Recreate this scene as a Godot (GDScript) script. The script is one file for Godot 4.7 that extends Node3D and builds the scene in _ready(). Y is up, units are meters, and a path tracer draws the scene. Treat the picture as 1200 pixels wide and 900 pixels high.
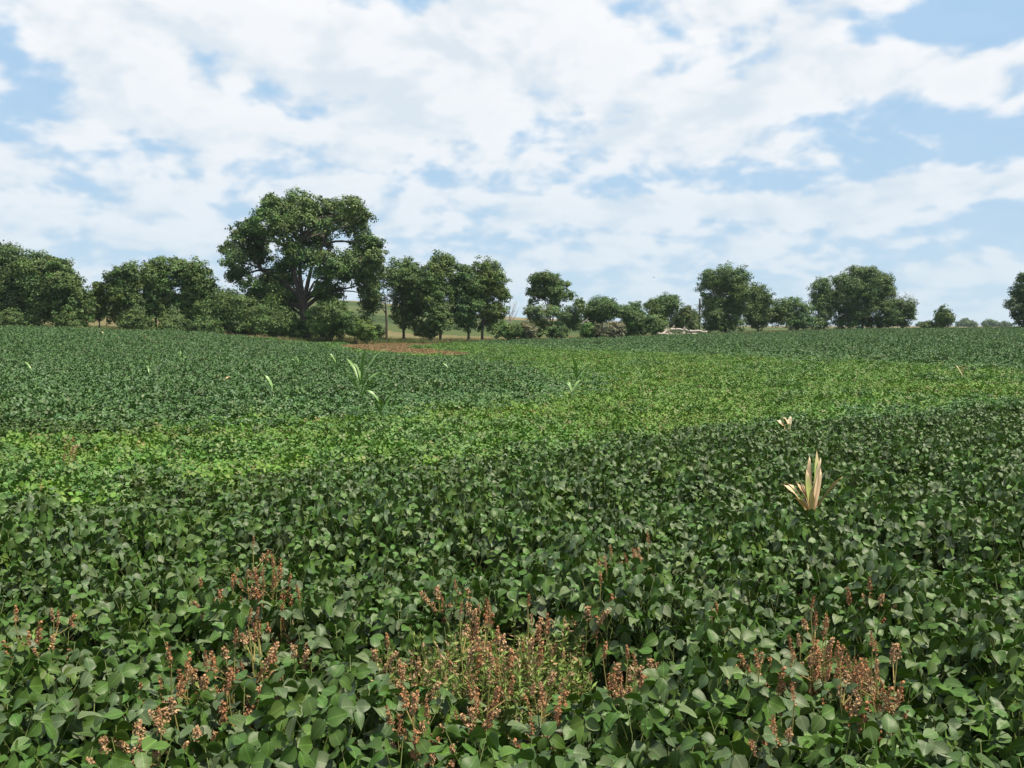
extends Node3D

# ------------------------------------------------------------------ photograph geometry
const FOCAL := 1060.0          # focal length in photo pixels (1200 x 900)
const EYE := Vector3(0.0, 2.05, 0.0)
const PITCH := -0.0641         # radians, looking slightly down
const SUN_FROM := Vector3(0.40, 0.88, 0.12)   # towards the sun: high, to the side of the camera

var rng := RandomNumberGenerator.new()
var edge_noise := FastNoiseLite.new()
var lump_noise := FastNoiseLite.new()
var taken := {}
var mat := {}
var band_poly := PackedVector2Array()
var brown_poly := PackedVector2Array()

func _ready() -> void:
	rng.seed = 4711
	edge_noise.seed = 5; edge_noise.frequency = 0.22; edge_noise.fractal_octaves = 3
	lump_noise.seed = 9; lump_noise.frequency = 0.55; lump_noise.fractal_octaves = 3
	make_camera()
	make_sky()
	make_sun()
	make_materials()
	make_ground()
	make_treeline()
	make_crop()
	make_weeds()
	make_corn()
	make_small_things()

# ------------------------------------------------------------------ camera, sky, sun
func make_camera() -> void:
	var c := Camera3D.new()
	c.name = "camera"
	c.fov = rad_to_deg(2.0 * atan(450.0 / FOCAL))
	c.position = EYE
	c.rotation.x = PITCH
	c.near = 0.05
	c.far = 9000.0
	add_child(c)
	c.current = true

func make_sun() -> void:
	var s := DirectionalLight3D.new()
	s.name = "sun"
	s.light_energy = 1.6
	s.light_color = Color(1.0, 0.95, 0.86)
	s.light_angular_distance = 0.6
	s.shadow_enabled = true
	add_child(s)
	s.look_at_from_position(SUN_FROM * 100.0, Vector3.ZERO, Vector3.RIGHT)

var cloud_a := FastNoiseLite.new()
var cloud_b := FastNoiseLite.new()
var cloud_w := FastNoiseLite.new()
# cloud cover told apart by direction, as photo pixels: x, y, radius x, radius y, amount
const COVER := [
	[18, 52, 26, 34, -0.7], [42, 112, 40, 22, -0.42], [105, 165, 62, 20, -0.26], [20, 150, 40, 20, -0.30], [55, 178, 40, 14, -0.2],
	[1120, 22, 95, 34, -0.80], [1000, 48, 26, 14, -0.35], [1060, 40, 50, 14, -0.4],
	[1110, 72, 110, 20, 0.35], [1150, 108, 60, 20, 0.42], [1015, 75, 25, 8, 0.2],
	[1080, 160, 90, 30, -0.55], [1160, 180, 80, 40, -0.45], [1030, 200, 60, 26, -0.3], [1150, 250, 90, 16, -0.15],
	[1098, 214, 50, 13, 0.75], [995, 222, 18, 7, 0.42], [965, 190, 14, 8, 0.4], [1120, 160, 14, 6, 0.35], [1190, 214, 20, 10, 0.35],
	[940, 150, 44, 20, -0.5], [1060, 262, 150, 22, -0.25], [1050, 140, 60, 20, -0.3], [860, 208, 60, 14, -0.38], [640, 214, 60, 14, -0.2], [720, 212, 40, 12, -0.12],
	[700, 246, 24, 13, 0.5], [830, 244, 60, 11, 0.5], [960, 246, 80, 11, 0.48], [770, 262, 50, 12, 0.25],
	[480, 22, 14, 18, -0.30], [330, 18, 16, 8, -0.25], [725, 18, 26, 8, -0.40], [780, 48, 20, 9, -0.25],
	[380, 178, 60, 12, -0.06], [560, 185, 90, 20, 0.12], [150, 80, 60, 40, 0.22], [330, 60, 150, 50, 0.22], [620, 60, 160, 60, 0.30], [860, 40, 110, 50, 0.32], [540, 140, 160, 30, 0.18], [980, 130, 50, 40, 0.22],
	[780, 150, 120, 30, 0.22], [230, 140, 80, 30, 0.10], [60, 225, 120, 18, 0.10],
]

func sky_color(d: Vector3) -> Color:
	var el := asin(clampf(d.y, 0.0, 1.0))
	var up := clampf(el / 0.6, 0.0, 1.0)
	var low := exp(-el / 0.13)
	var c := Vector3(0.34, 0.58, 0.86).lerp(Vector3(0.20, 0.40, 0.74), smoothstep(0.4, 1.4, el))
	c = c.lerp(Vector3(0.62, 0.78, 0.88), clampf(low * 1.0, 0.0, 1.0))
	var bias := 0.27
	if d.z < -0.2:
		var px := 600.0 + FOCAL * d.x / -d.z
		var py := 382.0 - FOCAL * d.y / -d.z
		for b in COVER:
			var dx: float = (px - b[0]) / b[2]
			var dy: float = (py - b[1]) / b[3]
			var q := dx * dx + dy * dy
			if q < 9.0:
				bias += b[4] * exp(-q * 0.7)
	bias -= 0.20 * low
	var k := 1.0 / (d.y + 0.34)
	var p := Vector2(d.x, d.z) * k * 100.0
	var wx := cloud_w.get_noise_2d(p.x, p.y) * 4.0
	var wy := cloud_w.get_noise_2d(p.x + 400.0, p.y) * 4.0
	p += Vector2(wx, wy)
	var n := cloud_a.get_noise_2d(p.x, p.y)
	var fine := cloud_b.get_noise_2d(p.x, p.y)
	var dens := n * 0.85 + fine * 0.42 + bias
	var toward := Vector2(SUN_FROM.x, SUN_FROM.z).normalized() * 7.0
	var n2 := cloud_a.get_noise_2d(p.x + toward.x, p.y + toward.y)
	var cover := smoothstep(-0.28, 0.30, dens)
	cover *= 1.0 - 0.62 * low
	cover = cover * 0.88 + 0.12
	var lit := clampf(0.62 + (n - n2) * 1.5 + fine * 0.8, 0.0, 1.0)
	var grey := Vector3(0.76, 0.83, 0.90)
	var white := Vector3(1.0, 1.0, 1.01)
	var thick := smoothstep(0.28, 0.75, dens)
	var cl := grey.lerp(white, clampf(lit + 0.10 - 0.25 * thick, 0.0, 1.0))
	cl = cl.lerp(Vector3(0.74, 0.84, 0.90), low * 0.8)
	c = c.lerp(cl, cover)
	c *= 0.67
	return Color(c.x, c.y, c.z)

func make_sky() -> void:
	cloud_a.seed = 21; cloud_a.frequency = 0.030; cloud_a.fractal_octaves = 5; cloud_a.fractal_gain = 0.52
	cloud_b.seed = 33; cloud_b.frequency = 0.10; cloud_b.fractal_octaves = 4; cloud_b.fractal_gain = 0.55
	cloud_w.seed = 40; cloud_w.frequency = 0.022; cloud_w.fractal_octaves = 2
	var w := 1024
	var im := Image.create(w, w / 2, false, Image.FORMAT_RGBAF)
	im.fill(Color(0.30, 0.34, 0.30))
	for j in w / 4:
		var el := PI * (0.5 - (j + 0.5) / (w / 2.0))
		for i in w:
			var az := TAU * (i + 0.5) / w
			im.set_pixel(i, j, sky_color(Vector3(sin(az) * cos(el), sin(el), -cos(az) * cos(el))))
	w = 4096
	im.resize(w, w / 2, Image.INTERPOLATE_CUBIC)
	for j in range(640, w / 4 + 2):        # the stretch of sky in view at full resolution, same function
		var el := PI * (0.5 - (j + 0.5) / (w / 2.0))
		for i in range(-410, 410):
			var az := TAU * (i + 0.5) / w
			im.set_pixel(posmod(i, w), j, sky_color(Vector3(sin(az) * cos(el), maxf(sin(el), 0.0), -cos(az) * cos(el))))
	var m := PanoramaSkyMaterial.new()
	m.panorama = ImageTexture.create_from_image(im)
	var sky := Sky.new()
	sky.sky_material = m
	var e := Environment.new()
	e.background_mode = Environment.BG_SKY
	e.sky = sky
	e.tonemap_mode = Environment.TONE_MAPPER_LINEAR
	e.tonemap_exposure = 1.48
	e.sdfgi_enabled = true
	e.ssao_enabled = true
	e.ssil_enabled = true
	e.fog_enabled = true
	e.fog_density = 0.00012
	e.fog_light_color = Color(0.80, 0.88, 0.96)
	var we := WorldEnvironment.new()
	we.name = "surroundings"
	we.environment = e
	add_child(we)

# ------------------------------------------------------------------ naming helpers
func numbered(called: String) -> String:
	var n: int = taken.get(called, 0)
	taken[called] = n + 1
	return called if n == 0 else "%s_%03d" % [called, n]

func tag(o: Node, label: String, category: String, group := "", kind := "") -> void:
	o.set_meta("label", label)
	if category: o.set_meta("category", category)
	if group: o.set_meta("group", group)
	if kind: o.set_meta("kind", kind)

func thing(called: String, at: Vector3, label: String, category: String, group := "") -> Node3D:
	var o := Node3D.new()
	o.name = numbered(called)
	o.position = at
	add_child(o)
	tag(o, label, category, group)
	return o

func part(called: String, m: Mesh, material: Material, parent: Node) -> MeshInstance3D:
	var o := MeshInstance3D.new()
	o.name = called if parent != self else numbered(called)
	o.mesh = m
	o.material_override = material
	parent.add_child(o, true)
	return o

# ------------------------------------------------------------------ materials
func leaf_mat(called: String, rough: float, back: Color, spec := 0.5) -> StandardMaterial3D:
	var m := StandardMaterial3D.new()
	m.resource_name = called
	m.vertex_color_use_as_albedo = true
	m.roughness = rough
	m.metallic_specular = spec
	m.cull_mode = BaseMaterial3D.CULL_DISABLED
	m.backlight_enabled = true
	m.backlight = back
	return m

func noise_tex(freq: float, octaves: int, lo: Color, hi: Color, size := 512, sd := 1) -> NoiseTexture2D:
	var n := FastNoiseLite.new()
	n.seed = sd; n.frequency = freq; n.fractal_octaves = octaves
	var t := NoiseTexture2D.new()
	t.width = size; t.height = size; t.seamless = true; t.noise = n
	var g := Gradient.new()
	g.set_color(0, lo); g.set_color(1, hi)
	t.color_ramp = g
	return t

func make_materials() -> void:
	# soybean leaf: pale midrib and side veins on a plain blade
	var im := Image.create(64, 128, false, Image.FORMAT_RGB8)
	for y in 128:
		for x in 64:
			var u := absf((x + 0.5) / 64.0 - 0.5) * 2.0
			var v := (y + 0.5) / 128.0
			var s := 0.72
			s += 0.28 * clampf(1.0 - u / 0.08, 0.0, 1.0)
			var ph := fposmod((v - u * 0.22) * 8.0, 1.0)
			s += 0.16 * clampf(1.0 - absf(ph - 0.5) / 0.12, 0.0, 1.0) * (1.0 - u * 0.4)
			s += rng.randf_range(-0.03, 0.03)
			im.set_pixel(x, y, Color(s, s, s * 0.97))
	var soy := leaf_mat("soybean_leaf", 0.5, Color(0.46, 0.5, 0.2), 0.42)
	soy.albedo_texture = ImageTexture.create_from_image(im)
	mat.soy = soy
	mat.crop = leaf_mat("crop_foliage", 0.55, Color(0.46, 0.5, 0.2), 0.38)
	mat.weed = leaf_mat("weed_foliage", 0.6, Color(0.4, 0.42, 0.2), 0.4)
	mat.tree = leaf_mat("tree_foliage", 0.55, Color(0.34, 0.38, 0.14), 0.4)
	mat.dry = leaf_mat("dried_weed", 0.9, Color(0.25, 0.2, 0.14), 0.2)
	mat.corn = leaf_mat("corn_leaf", 0.38, Color(0.4, 0.42, 0.2), 0.5)
	var bark := StandardMaterial3D.new()
	bark.resource_name = "bark"
	bark.albedo_texture = noise_tex(0.02, 4, Color(0.20, 0.18, 0.16), Color(0.40, 0.37, 0.34))
	bark.uv1_triplanar = true
	bark.uv1_scale = Vector3(0.9, 0.25, 0.9)
	bark.roughness = 0.95
	mat.bark = bark
	var grey := bark.duplicate()
	grey.resource_name = "weathered_wood"
	grey.albedo_texture = noise_tex(0.03, 4, Color(0.52, 0.49, 0.46), Color(0.80, 0.77, 0.73), 256, 4)
	mat.deadwood = grey
	var g := StandardMaterial3D.new()
	g.resource_name = "soil_and_sod"
	g.vertex_color_use_as_albedo = true
	g.albedo_texture = noise_tex(0.035, 5, Color(0.62, 0.62, 0.62), Color(1, 1, 1), 1024, 8)
	g.uv1_triplanar = true
	g.uv1_world_triplanar = true
	g.uv1_scale = Vector3(0.35, 0.35, 0.35)
	g.roughness = 1.0
	g.metallic_specular = 0.2
	mat.ground = g

# ------------------------------------------------------------------ terrain
const FAR_X := [-140.0, -54.0, -33.0, -20.0, 0.0, 28.0, 60.0, 85.0, 200.0]
const FAR_H := [2.0, 1.52, 0.82, -0.15, -0.40, 0.15, 0.80, 1.02, 1.2]
const HILL_X := [-700.0, -260.0, -119.0, -71.0, 4.0, 79.0, 160.0, 700.0]
const HILL_H := [19.4, 17.9, 16.4, 13.4, 5.8, 2.0, 1.4, 1.4]

func along(xs: Array, hs: Array, x: float) -> float:
	if x <= xs[0]: return hs[0]
	for i in range(1, xs.size()):
		if x <= xs[i]:
			var t: float = (x - xs[i - 1]) / (xs[i] - xs[i - 1])
			return lerpf(hs[i - 1], hs[i], t * t * (3.0 - 2.0 * t) * 0.5 + t * 0.5)
	return hs[-1]

func height(x: float, z: float) -> float:
	var d := -z
	var swale := -0.42 * smoothstep(7.0, 20.0, d) * (1.0 - smoothstep(4.0, 19.0, x))
	swale -= 0.10 * smoothstep(15.0, 32.0, d) * smoothstep(4.0, 19.0, x)
	var h := lerpf(swale, along(FAR_X, FAR_H, x), smoothstep(20.0, 92.0, d))
	if d > 170.0:
		var h2 := along(HILL_X, HILL_H, x * 420.0 / maxf(d, 420.0))
		h = lerpf(h, h2, smoothstep(170.0, 420.0, d))
	if d < 200.0:
		h += 0.05 * lump_noise.get_noise_2d(x * 0.35, z * 0.35)
	return h

func ray(px: float, py: float) -> Vector3:
	return (Vector3((px - 600.0) / FOCAL, (450.0 - py) / FOCAL, -1.0)).rotated(Vector3.RIGHT, PITCH)

func on_ground(px: float, py: float, lift := 0.0) -> Vector3:
	var r := ray(px, py)
	var t := 1.0
	while t < 170.0:
		var p := EYE + r * t
		if p.y <= height(p.x, p.z) + lift:
			return Vector3(p.x, height(p.x, p.z), p.z)
		t += 0.02 + t * 0.002
	var q := EYE + r * 170.0
	return Vector3(q.x, height(q.x, q.z), q.z)

func at_distance(px: float, py: float, dist: float) -> Vector3:
	var r := ray(px, py)
	return EYE + r * (dist / -r.z)

func tree_distance(x: float) -> float:
	return along([-70.0, -54.0, -25.0, -10.0, 6.0, 28.0, 60.0, 95.0], [92.0, 95.0, 105.0, 115.0, 125.0, 140.0, 160.0, 168.0], x)

func pixel_poly(list: Array, lift: float) -> PackedVector2Array:
	var out := PackedVector2Array()
	for p in list:
		var w := on_ground(p[0], p[1], lift)
		out.append(Vector2(w.x, w.z))
	return out

func spaced(first: float, last: float, near: float, grow: float) -> Array:
	var out := []
	var v := 0.0
	while v < last:
		out.append(v)
		v += maxf(near, v * grow)
	out.append(last)
	var left := []
	v = 0.0
	while v < -first:
		v += maxf(near, v * grow)
		left.push_front(-minf(v, -first))
	return left + out

func make_ground() -> void:
	var xs := spaced(-3500.0, 3500.0, 0.6, 0.03)
	var ds := spaced(-12.0, 5000.0, 0.6, 0.022)
	var st := SurfaceTool.new()
	st.begin(Mesh.PRIMITIVE_TRIANGLES)
	var patch := FastNoiseLite.new()
	patch.seed = 77; patch.frequency = 0.12; patch.fractal_octaves = 4
	var soil := Vector3(0.085, 0.065, 0.042)
	var sod := Vector3(0.13, 0.15, 0.055)
	var straw := Vector3(0.30, 0.24, 0.13)
	for d in ds:
		for x in xs:
			var z: float = -d
			var c := soil
			var edge := tree_distance(x) - 7.0
			var n := patch.get_noise_2d(x, z)
			if d > edge:
				c = sod.lerp(straw, clampf(0.35 + n * 1.2, 0.0, 1.0))
			if d > 178.0:      # strips of crops on the rise behind the trees
				var s: float = d * 0.9 + x * 0.16 + sin(x * 0.012) * 30.0
				var k := int(floor(s / 34.0)) % 5
				var tone: Vector3 = [Vector3(0.095, 0.13, 0.045), Vector3(0.055, 0.095, 0.032), Vector3(0.12, 0.15, 0.06), Vector3(0.07, 0.11, 0.04), Vector3(0.20, 0.18, 0.09)][absi(k)]
				if x > -20.0 and d > 330.0:
					tone = tone.lerp(Vector3(0.30, 0.25, 0.15), 0.6)
				c = c.lerp(tone, smoothstep(178.0, 190.0, d))
			st.set_color(Color(c.x, c.y, c.z))
			st.add_vertex(Vector3(x, height(x, z), z))
	var w := xs.size()
	for j in ds.size() - 1:
		for i in w - 1:
			var a := j * w + i
			for k in [a, a + w, a + 1, a + 1, a + w, a + w + 1]:
				st.add_index(k)
	st.generate_normals()
	var o := part("ground", st.commit(), mat.ground, self)
	tag(o, "gently rolling brown soil under the crop, running on to striped far fields", "", "", "structure")

# ------------------------------------------------------------------ mesh helpers
class Faces:
	var v := PackedVector3Array()
	var c := PackedColorArray()
	var uv := PackedVector2Array()
	var i := PackedInt32Array()
	func blade(at: Vector3, along_: Vector3, across: Vector3, fold: Vector3, col: Color) -> void:
		# a small folded leaf: four corners, two triangles
		var n := v.size()
		v.append(at); v.append(at + along_ * 0.5 + across + fold); v.append(at + along_); v.append(at + along_ * 0.5 - across + fold)
		c.append(col); c.append(col); c.append(col); c.append(col)
		i.append(n); i.append(n + 1); i.append(n + 2); i.append(n); i.append(n + 2); i.append(n + 3)
	func tube(points: Array, radii: Array, sides: int, col: Color) -> void:
		var n0 := v.size()
		for k in points.size():
			var dir: Vector3 = (points[mini(k + 1, points.size() - 1)] - points[maxi(k - 1, 0)]).normalized()
			var a := dir.cross(Vector3(0.31, 0.2, 0.93)).normalized()
			var b := dir.cross(a)
			for s in sides:
				var t := TAU * s / sides
				v.append(points[k] + (a * cos(t) + b * sin(t)) * radii[k]); c.append(col)
		for k in points.size() - 1:
			for s in sides:
				var p := n0 + k * sides + s
				var q := n0 + k * sides + (s + 1) % sides
				i.append(p); i.append(p + sides); i.append(q); i.append(q); i.append(p + sides); i.append(q + sides)
		for s in range(1, sides - 1):
			var e := n0 + (points.size() - 1) * sides
			i.append(e); i.append(e + s); i.append(e + s + 1)
			i.append(n0); i.append(n0 + s + 1); i.append(n0 + s)
	func mesh() -> ArrayMesh:
		var a := []
		a.resize(Mesh.ARRAY_MAX)
		a[Mesh.ARRAY_VERTEX] = v; a[Mesh.ARRAY_COLOR] = c; a[Mesh.ARRAY_INDEX] = i
		if uv.size() == v.size(): a[Mesh.ARRAY_TEX_UV] = uv
		var m := ArrayMesh.new()
		m.add_surface_from_arrays(Mesh.PRIMITIVE_TRIANGLES, a)
		return m

func tint(c: Color, amount: float) -> Color:
	var k := 1.0 + rng.randf_range(-amount, amount)
	return Color(c.r * k * (1.0 + rng.randf_range(-0.12, 0.12)), c.g * k, c.b * k * (1.0 + rng.randf_range(-0.15, 0.15)))

func rand_dir() -> Vector3:
	var y := rng.randf_range(-1.0, 1.0)
	var t := rng.randf() * TAU
	var r := sqrt(1.0 - y * y)
	return Vector3(r * cos(t), y, r * sin(t))

func scatter(called: String, meshes: Array, material: Material, places: Array, label: String, parent: Node = null) -> Node3D:
	# places: [mesh number, Transform3D, Color]; one stuff object, one MultiMesh for each mesh
	var holder: Node3D
	for k in meshes.size():
		var mine := places.filter(func(p): return p[0] == k)
		if mine.is_empty(): continue
		var buf := PackedFloat32Array()
		buf.resize(mine.size() * 16)
		var at := 0
		for p in mine:
			var b: Basis = p[1].basis
			var o: Vector3 = p[1].origin
			for row in [[b.x.x, b.y.x, b.z.x, o.x], [b.x.y, b.y.y, b.z.y, o.y], [b.x.z, b.y.z, b.z.z, o.z], [p[2].r, p[2].g, p[2].b, 1.0]]:
				for val in row:
					buf[at] = val
					at += 1
		var mm := MultiMesh.new()
		mm.transform_format = MultiMesh.TRANSFORM_3D
		mm.use_colors = true
		mm.mesh = meshes[k]
		mm.instance_count = mine.size()
		mm.buffer = buf
		var o := MultiMeshInstance3D.new()
		o.multimesh = mm
		o.material_override = material
		if holder == null:
			holder = Node3D.new()
			holder.name = numbered(called)
			(parent if parent else self).add_child(holder, true)
			tag(holder, label, "", "", "stuff")
		o.name = "foliage"
		o.set_meta("kind", "stuff")
		holder.add_child(o, true)
	return holder

# ------------------------------------------------------------------ trees and shrubs
const G_DARK := Color(0.052, 0.096, 0.029)
const G_MID := Color(0.076, 0.134, 0.036)
const G_FRESH := Color(0.110, 0.185, 0.045)
const G_DULL := Color(0.140, 0.150, 0.085)

func crown_faces(f: Faces, at: Vector3, r: float, col: Color, size: float, dense: float) -> void:
	# one clump of a crown: tufts of small leaves spread over an uneven ball
	r *= 1.2
	var tufts := int(clampf(12.0 + r * r * 15.0, 14.0, 70.0))
	var per := int(4.0 * PI * r * r * 60.0 * dense * pow(0.24 / size, 1.6) / tufts)
	per = clampi(per, 8, 120)
	for t in tufts:
		var dir := rand_dir()
		if dir.y < -0.35 and rng.randf() < 0.5: dir.y = -dir.y
		var tr := r * rng.randf_range(0.22, 0.40)
		var mid := at + Vector3(dir.x, dir.y * 0.9, dir.z) * r * pow(rng.randf_range(0.15, 1.0), 0.45) * (rng.randf_range(1.1, 1.38) if rng.randf() < 0.16 else rng.randf_range(0.8, 1.1))
		var tc := tint(col, 0.2)
		for k in per:
			var q := rand_dir()
			var p := mid + q * tr * pow(rng.randf(), 0.4) * Vector3(1.15, 0.8, 1.15)
			var n := (q * 0.8 + dir * 0.7 + Vector3.UP * 0.25 + rand_dir() * 0.9).normalized()
			var a := n.cross(rand_dir()).normalized()
			var s := size * rng.randf_range(0.6, 1.25)
			f.blade(p, a * s, n.cross(a) * s * 0.40, n * s * 0.08, tint(tc, 0.12))

func bent(a: Vector3, b: Vector3, sag: float) -> Array:
	var out := []
	for k in 5:
		var t := k / 4.0
		var p := a.lerp(b, t)
		p.y += sag * sin(PI * t)
		if k > 0 and k < 4: p += rand_dir() * a.distance_to(b) * 0.035
		out.append(p)
	return out

func tree(called: String, label: String, category: String, group: String, spec: Dictionary) -> Node3D:
	# spec: d distance, base px, lobes [x, y, r] in photo pixels, color, trunk px radius, fork height share
	var d: float = spec.d
	var k := d / FOCAL
	var foot := at_distance(spec.base, 400.0, d)
	foot.y = height(foot.x, foot.z)
	var root := thing(called, foot - Vector3(0, 0.03, 0), label, category, group)
	var f := Faces.new()
	var limbs := Faces.new()
	var wide := 0.0
	for l in spec.lobes: wide = maxf(wide, absf(l[0] - spec.base) * k)
	wide = maxf(wide, 1.0)
	var deep: float = spec.get("deep", 0.55)
	var centres := []
	var rels := []
	var low := 999.0
	for l in spec.lobes:
		var r: float = l[2] * k
		var off: float = rng.randf_range(-1.0, 1.0) * wide * deep * sqrt(maxf(0.12, 1.0 - pow(absf(l[0] - spec.base) * k / (wide + r), 2.0)))
		var dd := d + off
		var c := at_distance(l[0], l[1], dd) - root.position
		c.y = maxf(c.y, r * 0.55)
		low = minf(low, c.y)
		centres.append(c)
		rels.append(r * dd / d)
	var outer := centres.size()
	for n in outer:       # inner boughs between the outer clumps
		var a: int = rng.randi() % outer
		var b: int = rng.randi() % outer
		if centres[a].distance_to(centres[b]) < (rels[a] + rels[b]) * 2.2:
			var c: Vector3 = centres[a].lerp(centres[b], 0.5) + Vector3(0, 0, rng.randf_range(-0.7, 0.7) * wide * deep)
			centres.append(c); rels.append((rels[a] + rels[b]) * 0.48)
	var leaf: float = spec.get("leaf", 0.2) * 1.04
	for n in centres.size():
		var col: Color = spec.color
		if n < outer and spec.lobes[n].size() > 3: col = spec.lobes[n][3]
		crown_faces(f, centres[n], rels[n] * spec.get("full", 1.0), tint(col, 0.1), leaf, spec.get("dense", 1.0))
	var tr: float = spec.get("trunk", 0.16)
	var top := 0.0
	for c in centres: top = maxf(top, c.y)
	var fork_y: float = top * spec.get("fork", 0.32)
	var fork := Vector3(rng.randf_range(-0.3, 0.3) * tr * 3.0, fork_y, 0)
	var trunk := Faces.new()
	var stems: int = spec.get("stems", 1)
	for s in stems:
		var o := Vector3.ZERO if stems == 1 else Vector3(cos(s * 2.4), 0, sin(s * 2.4)) * tr * 1.6
		trunk.tube([o - Vector3(0, 0.15, 0), o + Vector3(0, 0.25, 0), o * 1.3 + Vector3(0.02, fork_y * 0.5, 0.02), fork + o * 1.8], [tr * 1.6, tr * 1.12, tr * 0.95, tr * 0.75], 9, Color(1, 1, 1))
	# a few leading limbs, the other boughs leave them part of the way out
	var joints := [fork, Vector3(0, fork_y * 0.6, 0)]
	var order := range(centres.size())
	var lead: int = clampi(centres.size() / 5, 2, 8)
	for n in order:
		var leading: bool = n % maxi(1, centres.size() / lead) == 0
		var r0 := tr * (0.5 if leading else 0.26)
		var start := Vector3(fork.x * 0.9, fork_y * rng.randf_range(0.72, 0.99), 0)
		if not leading:
			var best := 1e9
			for j in joints:
				var far: float = j.distance_to(centres[n]) + maxf(0.0, j.y - centres[n].y) * 1.5
				if far < best:
					best = far
					start = j
		var pts := bent(start, centres[n], start.distance_to(centres[n]) * 0.08)
		limbs.tube(pts, [r0, r0 * 0.8, r0 * 0.6, r0 * 0.42, r0 * 0.2], 5, Color(1, 1, 1))
		if leading:
			joints.append(pts[2]); joints.append(pts[3])
		for b in 3:
			var q: Vector3 = centres[n] + rand_dir() * rels[n] * 0.9
			limbs.tube([centres[n].lerp(start, 0.15), centres[n].lerp(q, 0.5), q], [r0 * 0.35, r0 * 0.22, r0 * 0.07], 4, Color(1, 1, 1))
	part("trunk", trunk.mesh(), mat.bark, root)
	part("branches", limbs.mesh(), mat.bark, root)
	part("crown", f.mesh(), mat.tree, root)
	return root

func scaled(list: Array, x0: float, y0: float, s: float) -> Array:
	var out := []
	for l in list:
		var e := [x0 + l[0] / s, y0 + l[1] / s, l[2] / s]
		if l.size() > 3: e.append(l[3])
		out.append(e)
	return out

func bare_tree(called: String, label: String, px: float, top_py: float, d: float, spread: float, group := "") -> void:
	var foot := at_distance(px, 400.0, d)
	foot.y = height(foot.x, foot.z)
	var top := at_distance(px, top_py, d)
	var hgt := top.y - foot.y
	var root := thing(called, foot, label, "tree", group)
	var t := Faces.new()
	t.tube([Vector3(0, -0.1, 0), Vector3(0.03, hgt * 0.3, 0), Vector3(-0.05, hgt * 0.55, 0.03)], [0.09, 0.07, 0.05], 7, Color.WHITE)
	part("trunk", t.mesh(), mat.deadwood, root)
	var b := Faces.new()
	for k in 11:
		var y0 := hgt * rng.randf_range(0.3, 0.56)
		var a := rng.randf() * TAU
		var e := Vector3(cos(a) * spread * rng.randf_range(0.4, 1.0), hgt * rng.randf_range(0.7, 1.0), sin(a) * spread * rng.randf_range(0.4, 1.0))
		var pts := bent(Vector3(0, y0, 0), e, 0.15)
		b.tube(pts, [0.035, 0.03, 0.024, 0.017, 0.008], 4, Color.WHITE)
		for m in 4:
			var s: Vector3 = pts[rng.randi_range(2, 4)]
			b.tube([s, s + Vector3(rng.randf_range(-1, 1), rng.randf_range(0.2, 1.0), rng.randf_range(-1, 1)) * spread * 0.35], [0.014, 0.006], 3, Color.WHITE)
	part("branches", b.mesh(), mat.deadwood, root)

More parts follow.
